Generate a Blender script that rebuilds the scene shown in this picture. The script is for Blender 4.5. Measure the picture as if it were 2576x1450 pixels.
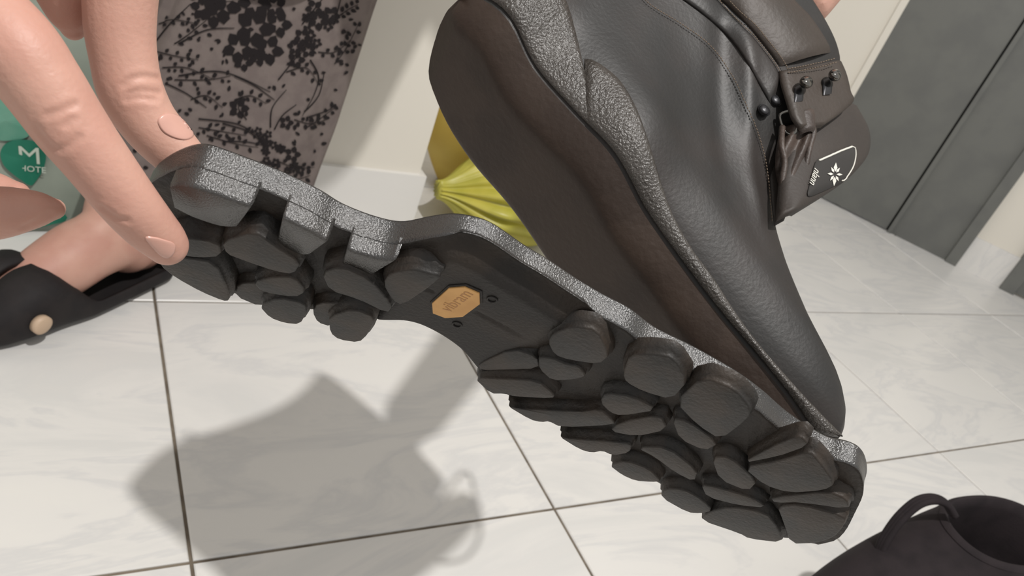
import bpy, bmesh, math, random
import numpy as np
from mathutils import Vector, Matrix
from mathutils.bvhtree import BVHTree
random.seed(7); rng = np.random.default_rng(7)
for o in list(bpy.data.objects): bpy.data.objects.remove(o)
SC = bpy.context.scene; COL = SC.collection

# ------------------------------------------------------------------ camera
F_PX, CX, CY, CAM_H = 1938.0, 1288.0, 725.0, 0.637
AXX = np.array([0.8545584, 0.02677046, 0.5186649])      # world X in camera axes (right, down, forward)
AXY = np.array([-0.40853624, -0.58196459, 0.70314675])  # world Y
AXZ = np.array([0.32066817, -0.81277337, -0.48638603])  # world Z (up)
R_CW = np.stack([AXX, AXY, AXZ])                        # camera vector -> world vector
CAM = np.array([0, 0, CAM_H])
cd = bpy.data.cameras.new('camera'); cam = bpy.data.objects.new('camera', cd); COL.objects.link(cam)
Mx = Matrix.Identity(4)
for r in range(3):
    Mx[r][0] = R_CW[r][0]; Mx[r][1] = -R_CW[r][1]; Mx[r][2] = -R_CW[r][2]; Mx[r][3] = CAM[r]
cam.matrix_world = Mx
cd.sensor_width = 36; cd.lens = F_PX / 2576 * 36; cd.clip_start = 0.01
cd.dof.use_dof = True; cd.dof.focus_distance = 0.30; cd.dof.aperture_fstop = 26
SC.camera = cam

# ------------------------------------------------------------------ light
wd = bpy.data.worlds.new('room_light'); SC.world = wd; wd.use_nodes = True
bgn = wd.node_tree.nodes['Background']
bgn.inputs[0].default_value = (1.0, 0.978, 0.952, 1); bgn.inputs[1].default_value = 0.62
ld = bpy.data.lights.new('ceiling_bulb', 'POINT'); lamp = bpy.data.objects.new('ceiling_bulb', ld); COL.objects.link(lamp)
ld.energy = 112; ld.shadow_soft_size = 0.022; ld.color = (1.0, 0.972, 0.942)
lamp.location = (0.37, -0.21, 1.95)
vs = SC.view_settings
vs.view_transform = 'Standard'; vs.look = 'None'; vs.gamma = 1; vs.exposure = 0.0; vs.use_curve_mapping = False

# ------------------------------------------------------------------ helpers
def ray(p): return np.array([(p[0]-CX)/F_PX, (p[1]-CY)/F_PX, 1.0])
def c2w(v): return CAM + R_CW @ np.asarray(v, float)            # camera metres -> world
def mm(v): return c2w(np.asarray(v, float) / 1000.0)            # camera millimetres -> world
def at(x, y, z): return c2w(ray((x, y)) * z)                    # pixel at a depth in metres
def floor_at(x, y, h=0.0):
    r = R_CW @ ray((x, y)); t = (h - CAM_H) / r[2]; return CAM + r * t
def plane_at(x, y, p0, n):
    r = R_CW @ ray((x, y)); t = ((p0 - CAM) @ n) / (r @ n); return CAM + r * t
def spline(pts, n, closed=False):
    P = np.asarray(pts, float); m = len(P)
    out = []
    seg = m if closed else m - 1
    d = [np.linalg.norm(P[(i+1) % m]-P[i]) for i in range(seg)]
    tot = sum(d); cum = np.concatenate([[0], np.cumsum(d)])
    for k in range(n):
        u = tot * k / (n if closed else n - 1)
        i = min(int(np.searchsorted(cum, u, side='right')) - 1, seg - 1); i = max(i, 0)
        t = (u - cum[i]) / max(d[i], 1e-9)
        g = lambda j: P[j % m] if closed else P[min(max(j, 0), m-1)]
        p0, p1, p2, p3 = g(i-1), g(i), g(i+1), g(i+2)
        out.append(0.5*((2*p1)+(p2-p0)*t+(2*p0-5*p1+4*p2-p3)*t*t+(3*p1-p0-3*p2+p3)*t**3))
    return np.array(out)
def link(name, verts, faces, mat, parent=None, smooth=True):
    me = bpy.data.meshes.new(name); me.from_pydata([tuple(map(float, v)) for v in verts], [], faces); me.update()
    if mat is not None: me.materials.append(mat)
    if smooth: me.polygons.foreach_set('use_smooth', [True]*len(me.polygons))
    o = bpy.data.objects.new(name, me); COL.objects.link(o)
    if parent is not None: o.parent = parent
    return o
def recalc(o):
    bm = bmesh.new(); bm.from_mesh(o.data); bmesh.ops.recalc_face_normals(bm, faces=bm.faces); bm.to_mesh(o.data); bm.free(); return o
def empty(name, loc=None, label=None, cat=None, group=None):
    o = bpy.data.objects.new(name, None); COL.objects.link(o)
    o.empty_display_size = 0.02
    if label: o['label'] = label; o['category'] = cat
    if group: o['group'] = group
    return o
def tag(o, label, cat=None, group=None, kind=None):
    o['label'] = label
    if cat: o['category'] = cat
    if group: o['group'] = group
    if kind: o['kind'] = kind
    return o
class MB:
    def __init__(s): s.v = []; s.f = []
    def add(s, V, Fc):
        b = len(s.v); s.v += [tuple(map(float, v)) for v in V]; s.f += [tuple(i+b for i in q) for q in Fc]; return s
    def box(s, lo, hi, fr=None):
        P = [(x, y, z) for x in (lo[0], hi[0]) for y in (lo[1], hi[1]) for z in (lo[2], hi[2])]
        if fr is not None: P = [fr(*p) for p in P]
        return s.add(P, [(0, 1, 3, 2), (4, 6, 7, 5), (0, 4, 5, 1), (2, 3, 7, 6), (0, 2, 6, 4), (1, 5, 7, 3)])
    def tube(s, P, R, seg=10, closed=False, cap=True, flat=None):
        P = np.asarray(P, float); n = len(P); R = np.full(n, R) if np.isscalar(R) else np.asarray(R, float)
        T = np.gradient(P, axis=0) if not closed else (np.roll(P, -1, 0) - np.roll(P, 1, 0))
        T /= np.maximum(np.linalg.norm(T, axis=1, keepdims=True), 1e-12)
        u = np.cross(T[0], [0.3, 0.2, 0.93]); u /= np.linalg.norm(u)
        V = []
        for i in range(n):
            u = u - T[i]*(u @ T[i]); u /= np.linalg.norm(u); w = np.cross(T[i], u)
            for k in range(seg):
                a = 2*math.pi*k/seg; V.append(P[i] + R[i]*(math.cos(a)*u + math.sin(a)*w))
        Fc = []
        for i in range(n if closed else n-1):
            j = (i+1) % n
            for k in range(seg): Fc.append((i*seg+k, i*seg+(k+1) % seg, j*seg+(k+1) % seg, j*seg+k))
        if cap and not closed: Fc.append(tuple(range(seg))[::-1]); Fc.append(tuple((n-1)*seg+k for k in range(seg)))
        return s.add(V, Fc)
    def build(s, name, mat, parent=None, smooth=True): return recalc(link(name, s.v, s.f, mat, parent, smooth))
def grid_faces(nu, nv, cu=False, cv=False):
    Fc = []
    for i in range(nu if cu else nu-1):
        for j in range(nv if cv else nv-1):
            i2, j2 = (i+1) % nu, (j+1) % nv; Fc.append((i*nv+j, i2*nv+j, i2*nv+j2, i*nv+j2))
    return Fc
def sm(x, a, b):
    t = np.clip((x-a)/(b-a), 0, 1); return t*t*(3-2*t)
def bvh_of(o):
    return BVHTree.FromPolygons([v.co.copy() for v in o.data.vertices], [tuple(p.vertices) for p in o.data.polygons])
def cast(bvh, x, y):
    d = Vector(R_CW @ ray((x, y))).normalized(); h = bvh.ray_cast(Vector(CAM), d)
    if h[0] is None: return None, None
    n = h[1]
    if n.dot(d) > 0: n = -n
    return np.array(h[0]), np.array(n)
def noise_v(P, sc, seed=0):
    from mathutils import noise as N
    return np.array([N.noise(Vector((p[0]*sc+seed, p[1]*sc-seed*1.7, p[2]*sc+seed*.3))) for p in P])

# ------------------------------------------------------------------ materials
def srgb(r, g, b):
    f = lambda c: ((c/255+0.055)/1.055)**2.4 if c/255 > 0.04045 else c/255/12.92
    return (f(r), f(g), f(b), 1)
def material(name, col, rough=0.6, col2=None, nscale=30, bump=0.0, bscale=200, spec=0.5, metal=0, col_amt=1.0, detail=4, coat=0, sss=0, rlo=0.42, rhi=0.62, bdist=0.001):
    m = bpy.data.materials.new(name); m.use_nodes = True; nt = m.node_tree; b = nt.nodes['Principled BSDF']
    b.inputs['Base Color'].default_value = col; b.inputs['Roughness'].default_value = rough
    b.inputs['Specular IOR Level'].default_value = spec; b.inputs['Metallic'].default_value = metal
    if coat: b.inputs['Coat Weight'].default_value = coat
    if sss: b.inputs['Subsurface Weight'].default_value = sss; b.inputs['Subsurface Radius'].default_value = (1, .35, .2); b.inputs['Subsurface Scale'].default_value = 0.004
    tc = nt.nodes.new('ShaderNodeTexCoord')
    if col2 is not None:
        n = nt.nodes.new('ShaderNodeTexNoise'); n.inputs['Scale'].default_value = nscale; n.inputs['Detail'].default_value = detail
        nt.links.new(tc.outputs['Object'], n.inputs['Vector'])
        r = nt.nodes.new('ShaderNodeValToRGB'); r.color_ramp.elements[0].position = rlo; r.color_ramp.elements[1].position = rhi
        r.color_ramp.elements[0].color = col; r.color_ramp.elements[1].color = col2
        nt.links.new(n.outputs['Fac'], r.inputs['Fac']); nt.links.new(r.outputs['Color'], b.inputs['Base Color'])
    if bump:
        n2 = nt.nodes.new('ShaderNodeTexNoise'); n2.inputs['Scale'].default_value = bscale; n2.inputs['Detail'].default_value = 3
        nt.links.new(tc.outputs['Object'], n2.inputs['Vector'])
        bp = nt.nodes.new('ShaderNodeBump'); bp.inputs['Strength'].default_value = bump; bp.inputs['Distance'].default_value = bdist
        nt.links.new(n2.outputs['Fac'], bp.inputs['Height']); nt.links.new(bp.outputs['Normal'], b.inputs['Normal'])
    return m
def marble(name):
    m = material(name, srgb(226, 224, 219), 0.32, spec=0.45); nt = m.node_tree; b = nt.nodes['Principled BSDF']
    tc = nt.nodes.new('ShaderNodeTexCoord'); oi = nt.nodes.new('ShaderNodeObjectInfo')
    cm = nt.nodes.new('ShaderNodeCombineXYZ'); mu = nt.nodes.new('ShaderNodeMath'); mu.operation = 'MULTIPLY'; mu.inputs[1].default_value = 37.0
    nt.links.new(oi.outputs['Random'], mu.inputs[0]); nt.links.new(mu.outputs[0], cm.inputs[0]); nt.links.new(mu.outputs[0], cm.inputs[1])
    ad = nt.nodes.new('ShaderNodeVectorMath'); ad.operation = 'ADD'; nt.links.new(tc.outputs['Object'], ad.inputs[0]); nt.links.new(cm.outputs[0], ad.inputs[1])
    mp = nt.nodes.new('ShaderNodeMapping'); mp.inputs['Rotation'].default_value = (0, 0, 0.5); mp.inputs['Scale'].default_value = (2.2, 7.5, 2)
    nt.links.new(ad.outputs[0], mp.inputs['Vector'])
    n = nt.nodes.new('ShaderNodeTexNoise'); n.inputs['Scale'].default_value = 1.0; n.inputs['Detail'].default_value = 7; n.inputs['Roughness'].default_value = 0.6; n.inputs['Distortion'].default_value = 1.2
    nt.links.new(mp.outputs[0], n.inputs['Vector'])
    r = nt.nodes.new('ShaderNodeValToRGB'); e = r.color_ramp.elements
    e[0].position = 0.30; e[0].color = srgb(224, 222, 217); e[1].position = 0.75; e[1].color = srgb(216, 214, 210)
    for pos, c in ((0.45, (222, 220, 216)), (0.50, (211, 210, 208)), (0.54, (221, 219, 215)), (0.64, (213, 212, 209))):
        k = e.new(pos); k.color = srgb(*c)
    nt.links.new(n.outputs['Fac'], r.inputs['Fac']); nt.links.new(r.outputs['Color'], b.inputs['Base Color'])
    return m
M = {}
M['marble'] = marble('marble_tile')
M['grout'] = material('grout', srgb(122, 112, 98), 0.9, srgb(98, 88, 76), 40)
M['wall'] = material('white_paint', srgb(222, 217, 206), 0.75, bump=0.1, bscale=90)
M['door'] = material('grey_door_paint', srgb(104, 105, 101), 0.5, srgb(98, 99, 96), 12, bump=0.05)
M['door_dark'] = material('dark_gap', srgb(46, 45, 43), 0.8)
M['rubber'] = material('black_rubber', srgb(40, 39, 38), 0.28, srgb(46, 43, 40), 45, bump=0.38, bscale=1800, spec=1.0)
M['rubber_base'] = material('dusty_rubber', srgb(30, 27, 25), 0.62, srgb(44, 37, 31), 38, bump=0.4, bscale=700, spec=0.4)
M['lug'] = material('lug_rubber', srgb(34, 32, 30), 0.55, srgb(50, 42, 35), 55, bump=0.35, bscale=600, spec=0.45)
M['leather'] = material('oiled_leather', srgb(38, 37, 36), 0.48, srgb(46, 42, 40), 22, bump=0.16, bscale=520, spec=0.34)
M['leather2'] = material('brown_leather', srgb(56, 48, 42), 0.55, srgb(49, 42, 36), 30, bump=0.3, bscale=380, spec=0.45)
M['rand'] = material('grained_rand', srgb(66, 62, 58), 0.30, srgb(58, 54, 50), 40, bump=1.0, bscale=750, spec=0.6, bdist=0.0009)
M['board'] = material('brown_midsole', srgb(58, 47, 40), 0.50, srgb(48, 38, 32), 25, bump=0.35, bscale=300, spec=0.3)
M['thread'] = material('brown_thread', srgb(104, 90, 76), 0.8)
M['badge'] = material('tan_badge', srgb(214, 166, 104), 0.55, srgb(198, 150, 92), 60, spec=0.3)
M['badge_ink'] = material('badge_lettering', srgb(172, 124, 74), 0.6)
M['metal'] = material('dark_chrome', srgb(120, 118, 114), 0.16, metal=1)
M['metal_dark'] = material('gunmetal', srgb(58, 58, 60), 0.38, metal=0.7)
M['white_thread'] = material('white_embroidery', srgb(205, 203, 194), 0.8)
M['tongue'] = material('tongue_leather', srgb(48, 42, 38), 0.62, srgb(54, 47, 42), 30, bump=0.2, bscale=500)
M['label_cloth'] = material('black_label_cloth', srgb(44, 42, 40), 0.85)
M['lace'] = material('worn_lace', srgb(52, 43, 38), 0.55, srgb(66, 54, 47), 60, bump=0.4, bscale=500)

# ------------------------------------------------------------------ room
TILE, TX0, TY0 = 0.40, 0.121, 0.467
mb = MB().box((-1.6, -1.6, -0.06), (4.4, 4.0, -0.0025)); floor = mb.build('floor', M['grout'], smooth=False); tag(floor, 'white marble tiled floor', kind='structure')
g = 0.0017; hs = TILE/2 - g; bv = 0.0012
V = []; Fc = []
for (e_, z) in ((0, -0.006), (0, -bv), (bv, 0.0)):
    V += [(-hs+e_, -hs+e_, z), (hs-e_, -hs+e_, z), (hs-e_, hs-e_, z), (-hs+e_, hs-e_, z)]
for L_ in range(2):
    for k in range(4): Fc.append((L_*4+k, L_*4+(k+1) % 4, L_*4+4+(k+1) % 4, L_*4+4+k))
Fc.append((8, 9, 10, 11))
tile_me = None
for i in range(-3, 9):
    for j in range(-2, 6):
        x, y = TX0+TILE*(i+0.5), TY0+TILE*(j+0.5)
        if tile_me is None:
            t = link('floor_tile', V, Fc, M['marble'], floor, False); tile_me = t.data
        else:
            t = bpy.data.objects.new('floor_tile', tile_me); COL.objects.link(t); t.parent = floor
        t.location = (x, y, 0)

LW_Y = 1.125; LW_X = 0.553
mb = MB().box((-1.6, LW_Y, 0), (LW_X, LW_Y+0.5, 2.6)); tag(mb.build('wall_left', M['wall'], smooth=False), 'white wall behind the person', kind='structure')
mb = MB().box((-1.6, LW_Y-0.010, 0), (LW_X+0.010, LW_Y, 0.095)).box((LW_X, LW_Y, 0), (LW_X+0.010, LW_Y+0.5, 0.095))
tag(mb.build('baseboard_left', M['marble'], smooth=False), 'marble skirting', kind='structure')
# door wall
D0 = floor_at(2065, 497); D1 = floor_at(2529, 728); du = (D1-D0)/np.linalg.norm(D1-D0); dn = np.array([du[1], -du[0], 0])
if dn @ (CAM-D0) < 0: dn = -dn
def dfr(u, z, n): return D0 + du*u + np.array([0, 0, z]) + dn*n
def dhit(x, y):
    q = plane_at(x, y, D0, dn) - D0; return q @ du, q[2]

def dbox(mb, u0, u1, z0, z1, n0, n1): return mb.box((u0, z0, n0), (u1, z1, n1), dfr)
tag(dbox(MB(), -1.2, -0.085, 0, 2.6, -0.1, 0.0).build('wall_back', M['wall'], smooth=False), 'white wall beside the grey door', kind='structure')
tag(dbox(MB(), 0.43, 2.2, 0, 2.6, -0.1, 0.0).build('wall_right', M['wall'], smooth=False), 'white wall right of the grey door', kind='structure')
tag(dbox(MB(), 0.43, 0.56, 0, 0.10, 0.0, 0.010).build('baseboard_right', M['marble'], smooth=False), 'marble skirting beside the door', kind='structure')
tag(dbox(MB(), -0.085, -0.065, 0, 2.6, -0.02, 0.012).build('trim_1', M['wall'], smooth=False), 'white reveal beside the grey door', kind='structure')
door = empty('door_1'); tag(door, 'grey door with frame', kind='structure')
dbox(MB(), -0.065, 0.212, 0.006, 2.1, -0.03, 0.012).build('door_leaf', M['door'], door, False)
dbox(MB(), 0.212, 0.226, 0.0, 2.1, -0.03, -0.004).build('door_gap', M['door_dark'], door, False)
dbox(MB(), 0.226, 0.40, 0.0, 2.1, -0.03, 0.010).build('door_frame', M['door'], door, False)
dbox(MB(), 0.218, 0.230, 0.0, 2.1, 0.008, 0.020).build('frame_bead', M['door'], door, False)
dbox(MB(), 0.398, 0.43, 0.0, 2.1, -0.03, 0.024).build('frame_moulding', M['door'], door, False)
door2 = empty('door_2'); tag(door2, 'second grey door at the far right', kind='structure')
dbox(MB(), 0.56, 0.60, 0.0, 2.1, -0.03, 0.024).build('door_frame', M['door'], door2, False)
dbox(MB(), 0.60, 1.3, 0.006, 2.1, -0.03, 0.012).build('door_leaf', M['door'], door2, False)

# ------------------------------------------------------------------ hiking boot: pose of the peeled sole
boot = empty('hiking_boot'); boot['label'] = 'dark brown leather hiking boot with its black lugged sole peeling off'; boot['category'] = 'boot'
class Sole:
    def __init__(s, Zh, L0, W, th, l0=70, l1=170):
        s.H = ray((400, 520))*Zh
        L = np.array(L0, float); L /= np.linalg.norm(L)
        W = np.array(W, float); W -= L*(L @ W); W /= np.linalg.norm(W)
        N = np.cross(W, L); N = -N if N[2] > 0 else N
        s.L, s.W, s.N = L, W, N
        S = np.linspace(-60, 420, 961); a = np.radians(th)*np.clip((S-l0)/(l1-l0), 0, 1); d = S[1]-S[0]
        s.S, s.A = S, a
        s.X = np.concatenate([[0], np.cumsum(np.cos(a[:-1])*d)])-60; s.Y = np.concatenate([[0], np.cumsum(np.sin(a[:-1])*d)])
    def pt(s, S, w, n):                      # along, across, out of the tread (mm) -> world
        x = np.interp(S, s.S, s.X); y = np.interp(S, s.S, s.Y); a = np.interp(S, s.S, s.A)
        return mm(s.H + s.L*(x-np.sin(a)*n) + s.N*(y+np.cos(a)*n) + s.W*w)
    def hit(s, p, n):
        r = ray(p); ca, sa = np.cos(s.A), np.sin(s.A); Q = np.stack([s.X-sa*n, s.Y+ca*n], 1)
        o = np.array([-s.H @ s.L, -s.H @ s.N]); d = np.array([r @ s.L, r @ s.N])
        cr = (Q[:, 0]-o[0])*d[1]-(Q[:, 1]-o[1])*d[0]; best = None
        for i in np.where(cr[:-1]*cr[1:] <= 0)[0]:
            k = cr[i]/(cr[i]-cr[i+1]); q = Q[i]*(1-k)+Q[i+1]*k; t = (q-o) @ d/(d @ d)
            if t > 0 and (best is None or t < best[0]): best = (t, s.S[i]*(1-k)+s.S[i+1]*k)
        t, Sv = best; return np.array([Sv, (r*t-s.H) @ s.W])
    def dirw(s, v): return R_CW @ v
SO = Sole(232, (.855, .36, .375), (-.48, .36, .80), 14)
near = [SO.hit(p, -18) for p in [(397, 389), (412, 372), (448, 361), (515, 363), (625, 401), (704, 432), (802, 479), (861, 515), (940, 546), (1010, 560), (1077, 548), (1136, 540), (1195, 548), (1242, 567), (1318, 619), (1381, 657), (1448, 702), (1515, 742), (1583, 778), (1647, 826), (1745, 875), (1848, 934), (1916, 983), (1983, 1041), (2028, 1073)]]
near = near[:-1]+[SO.hit((x, y), n) for x, y, n in ((2072, 1100, -17.6), (2125, 1120, -16.5), (2160, 1150, -14.5), (2174, 1190, -13.5), (2172, 1230, -12.5), (2153, 1275, -12), (2128, 1322, -12), (2099, 1348, -12), (2060, 1358, -12))]
far = [SO.hit(p, -9) for p in [(380, 600), (409, 660), (507, 722), (590, 742), (779, 780)]] + [SO.hit(p, -6) for p in [(944, 806), (1027, 809), (1090, 832), (1157, 876), (1197, 921)]]
far += [SO.hit(p, -9) for p in [(1262, 985), (1385, 1055), (1520, 1130), (1640, 1208), (1757, 1282), (1870, 1335), (1930, 1350), (1983, 1358)]] + [near[-1]]
nearA = np.array(near); farA = np.array(far)
S0 = nearA[:, 0].min(); S1 = max(nearA[:, 0].max(), farA[:, 0].max())
def chain(A):
    q = A[np.argsort(A[:, 0])]; return spline(q, 160)
nC, fC = chain(nearA), chain(farA)
def wn(S): o = np.argsort(nC[:, 0]); return np.interp(S, nC[o, 0], nC[o, 1])
def wf(S): o = np.argsort(fC[:, 0]); return np.interp(S, fC[o, 0], fC[o, 1])
SH = S0; ST = S1
def edges(S):                                # outline with rounded heel and toe
    a, b = wn(S), wf(S); 
    if S < SH+14: k = math.sqrt(max(1-((SH+14-S)/14)**2, 0)); c = 14; a, b = c+(a-c)*max(k, .03), c+(b-c)*max(k, .03)
    return a, b
def bottom_n(S, w, a, b):
    arch = sm(S, 78, 84)*(1-sm(S, 126, 140))
    n = -9.5 + 3.3*arch
    d = w-a
    n -= arch*(6.2*(1-sm(d, 1.0, 12.0)))                       # scooped wall below the smooth band
    ar2 = sm(S, 84, 88)*(1-sm(S, 118, 132))
    n -= ar2*0.9*math.exp(-((w-(-3.5))/0.8)**2)*(0 if 90 < S < 106 else 1)   # centre line groove
    n += 0.4*math.sin(S*.9)*math.sin(w*.8)*(1-arch)*.5
    return n
NS, NW = 240, 64
def outsole_body():
    V, Fc = [], []
    us = 0.5-0.5*np.cos(np.linspace(0, math.pi, NS)); us = 0.35*us+0.65*np.linspace(0, 1, NS)
    ring = None; rows = []
    for S in SH+(ST-SH)*us:
        a, b = edges(S); row = []
        fr = np.linspace(0, 1, NW)
        # section: top near rim -> bulged near wall -> bottom -> far wall -> top
        for n, o in ((-19.0, 1.3), (-18.6, 0.2), (-17.7, -0.5), (-16.7, 0.0), (-15.0, 0.12), (-13.0, 0.1), (-11.4, 0.1)): row.append((S, a+o, n))
        for f_ in fr: w = a+(b-a)*f_; row.append((S, w, bottom_n(S, w, a, b)))
        for n in (-12, -15, -18.6): row.append((S, b, n))
        row.append((S, b-1.2, -19.0))
        for f_ in np.linspace(0.9, 0.1, 9): row.append((S, a+(b-a)*f_, -19.0+1.2*math.sin(math.pi*f_)))
        rows.append(row)
    nv = len(rows[0])
    V = [SO.pt(*p) for r in rows for p in r]
    Fc = grid_faces(len(rows), nv, False, True)
    Fc.append(tuple(range(nv))); Fc.append(tuple((len(rows)-1)*nv+k for k in range(nv))[::-1])
    return V, Fc
outsole = recalc(link('outsole', *outsole_body(), M['rubber'], boot))
outsole.data.materials.append(M['rubber_base'])
_nv = 7+NW+4+9
for pi, pg in enumerate(outsole.data.polygons):
    if pi < (NS-1)*_nv and 7 <= pi % _nv < 7+NW-1: pg.material_index = 1
tag(outsole, 'black rubber outsole with deep lugs, peeled away from the boot')
def lug(px, n1=0.0, n0=-10.2, mat='lug', flush=False, name='lug', draft=0.6, rnd=1, grow=0.35):
    P = [SO.hit(p, n1) for p in px]
    if flush:                                                   # outer side runs flush with the side wall
        P = [np.array([q[0], edges(q[0])[0]+0.4]) if q[1]-edges(q[0])[0] < 4.0 else q for q in P]
    Q = np.array(P)
    for _ in range(rnd):
        N_ = []
        for i in range(len(Q)):
            a_, b_ = Q[i], Q[(i+1) % len(Q)]; N_ += [a_*.78+b_*.22, a_*.22+b_*.78]
        Q = np.array(N_)
    c = Q.mean(0); m = len(Q); D = Q-c; ln = np.linalg.norm(D, axis=1, keepdims=True); D = D/np.maximum(ln, 1e-6)
    g_ = grow; rings = [(n0, draft+1.3+g_), (n1-2.9, 1.25+g_), (n1-2.6, 0.55+g_), (n1-0.7, 0.25+g_), (n1-0.15, 0.0+g_), (n1, -0.55+g_)]
    V = []
    for n, e_ in rings:
        for k in range(m):
            q = Q[k]+D[k]*e_
            if flush:
                ed = edges(q[0])[0]
                if q[1] < ed+0.2: q = np.array([q[0], ed+0.2])
            V.append(SO.pt(q[0], q[1], n))
    V.append(SO.pt(c[0], c[1], n1-0.15))
    Fc = []
    for r in range(len(rings)-1):
        for k in range(m): Fc.append((r*m+k, r*m+(k+1) % m, (r+1)*m+(k+1) % m, (r+1)*m+k))
    L_ = (len(rings)-1)*m
    for k in range(m): Fc.append((L_+k, L_+(k+1) % m, len(V)-1))
    return recalc(link(name, V, Fc, M[mat], outsole))
near_lugs = [
 [(400, 470), (430, 490), (500, 492), (560, 498), (620, 512), (640, 525), (600, 560), (548, 592), (470, 570), (400, 560)],
 [(713, 546), (770, 566), (836, 588), (815, 625), (775, 668), (700, 655), (682, 612)],
 [(892, 606), (940, 628), (994, 653), (968, 680), (935, 702), (858, 668), (846, 640)],
 [(1040, 680), (1075, 690), (1108, 697), (1085, 716), (1012, 768), (988, 755), (966, 715), (985, 690)]]
def flush_lug(xa, xb, n1, depth, sk=0.0):
    # block whose outer face continues the side wall; outer edge from pixel xa to xb, reaching inwards by depth mm
    Sa, Sb = SO.hit(xa, n1)[0], SO.hit(xb, n1)[0]; K = 14; V = []; Fc = []
    for i, n in enumerate((-11.9, n1-2.0, n1-0.5, n1)):
        e_ = (0, 0.0, 0.25, 1.0)[i]; d_ = (0.8, 0.5, 0.1, -0.5)[i]
        for k in range(K): S = Sa-d_*.6+(Sb-Sa+1.2*d_)*k/(K-1); V.append((S, edges(S)[0]+0.02+e_, n))
        for k in range(K): S = Sb+d_*.6-2-(Sb-Sa+1.2*d_-4)*k/(K-1)+sk; V.append((S, edges(S)[0]+depth+d_-3.5*abs(2*k/(K-1)-1)**3, n))
    m = 2*K; c = np.mean(V[-m:], axis=0)
    W_ = [SO.pt(*v) for v in V]+[SO.pt(*c)]
    for r in range(3):
        for k in range(m): Fc.append((r*m+k, r*m+(k+1) % m, (r+1)*m+(k+1) % m, (r+1)*m+k))
    for k in range(m): Fc.append((3*m+k, 3*m+(k+1) % m, 4*m))
    return recalc(link('lug', W_, Fc, M['rubber'], outsole))
flush_lug((424, 482), (636, 512), -2.6, 19, 1)
flush_lug((714, 546), (838, 588), -3.2, 17)
flush_lug((893, 606), (996, 654), -3.4, 15)
lug(near_lugs[3], n1=-2.0, flush=True)
lugs = [
 [(440, 598), (548, 612), (552, 645), (500, 648), (430, 640)],
 [(400, 640), (460, 652), (540, 662), (572, 735), (574, 756), (560, 757), (507, 735), (444, 700), (405, 670)],
 [(640, 585), (690, 622), (752, 662), (735, 690), (690, 682), (612, 655), (572, 640), (562, 612)],
 [(655, 772), (680, 800), (716, 813), (752, 816), (766, 790), (765, 765), (700, 752)],
 [(832, 838), (853, 855), (902, 862), (922, 842), (943, 802), (890, 780), (830, 800)],
 [(812, 690), (860, 674), (930, 706), (984, 770), (972, 788), (900, 752), (832, 732)],
 [(690, 700), (740, 700), (765, 735), (740, 748), (660, 735), (640, 712)],
 # forefoot
 [(1194, 952), (1271, 957), (1351, 960), (1392, 994), (1388, 1003), (1296, 998), (1268, 991), (1235, 991)],
 [(1274, 1021), (1312, 1031), (1450, 1039), (1508, 1032), (1535, 1054), (1545, 1070), (1410, 1075), (1381, 1060), (1362, 1063), (1335, 1057)],
 [(1405, 1098), (1440, 1107), (1540, 1114), (1588, 1118), (1580, 1140), (1540, 1146), (1514, 1134), (1490, 1140), (1460, 1132)],
 [(1534, 1172), (1577, 1162), (1632, 1182), (1660, 1212), (1638, 1213), (1598, 1210), (1566, 1196)],
 [(1604, 1128), (1680, 1128), (1752, 1186), (1744, 1212), (1700, 1190), (1650, 1152)],
 [(1664, 1253), (1674, 1232), (1720, 1234), (1766, 1260), (1790, 1286), (1760, 1292), (1730, 1290)],
 [(1763, 1310), (1785, 1290), (1840, 1278), (1925, 1292), (1955, 1330), (1968, 1366), (1884, 1356), (1862, 1343)],
 [(1990, 1369), (2050, 1367), (2096, 1352), (2120, 1325), (2126, 1302), (2010, 1272), (1958, 1278), (1972, 1312)],
 [(1872, 1178), (1960, 1164), (2036, 1138), (2060, 1165), (2098, 1218), (2070, 1234), (1985, 1240), (1926, 1222)],
 [(1942, 1254), (2085, 1240), (2128, 1258), (2134, 1282), (2015, 1264), (1950, 1266)],
 [(1381, 862), (1396, 893), (1430, 905), (1505, 916), (1529, 895), (1500, 832), (1440, 824), (1396, 842)],
 [(1570, 942), (1576, 962), (1619, 985), (1688, 1005), (1726, 960), (1692, 902), (1642, 894), (1586, 896)],
 [(1702, 1014), (1768, 952), (1848, 982), (1887, 1030), (1876, 1056), (1812, 1106), (1756, 1070)],
 [(1357, 902), (1390, 904), (1426, 920), (1452, 922), (1472, 946), (1445, 954), (1390, 958), (1359, 930)],
 [(1512, 1014), (1525, 992), (1590, 1000), (1655, 1032), (1561, 1046), (1536, 1038)],
 [(1692, 1056), (1729, 1062), (1805, 1116), (1772, 1134), (1712, 1106)],
 [(1561, 1066), (1660, 1046), (1676, 1082), (1600, 1098), (1535, 1086)],
 [(1792, 1154), (1836, 1152), (1902, 1212), (1880, 1236), (1812, 1208)],
 [(1766, 1222), (1800, 1228), (1896, 1256), (1926, 1278), (1860, 1272), (1780, 1252)],
 [(1868, 1166), (1940, 1128), (2010, 1098), (2034, 1122), (1950, 1150)],
]
for p in lugs: lug(p, n1=-1.6 if p[0][0] < 1100 else -4.2)
for p in ([(593, 746), (600, 716), (650, 714), (700, 750), (655, 772)], [(788, 786), (800, 812), (832, 822), (890, 778), (862, 766), (800, 764)], [(1206, 918), (1290, 880), (1350, 900), (1352, 928), (1270, 930), (1210, 932)]): lug(p, n1=-5.5)
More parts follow.
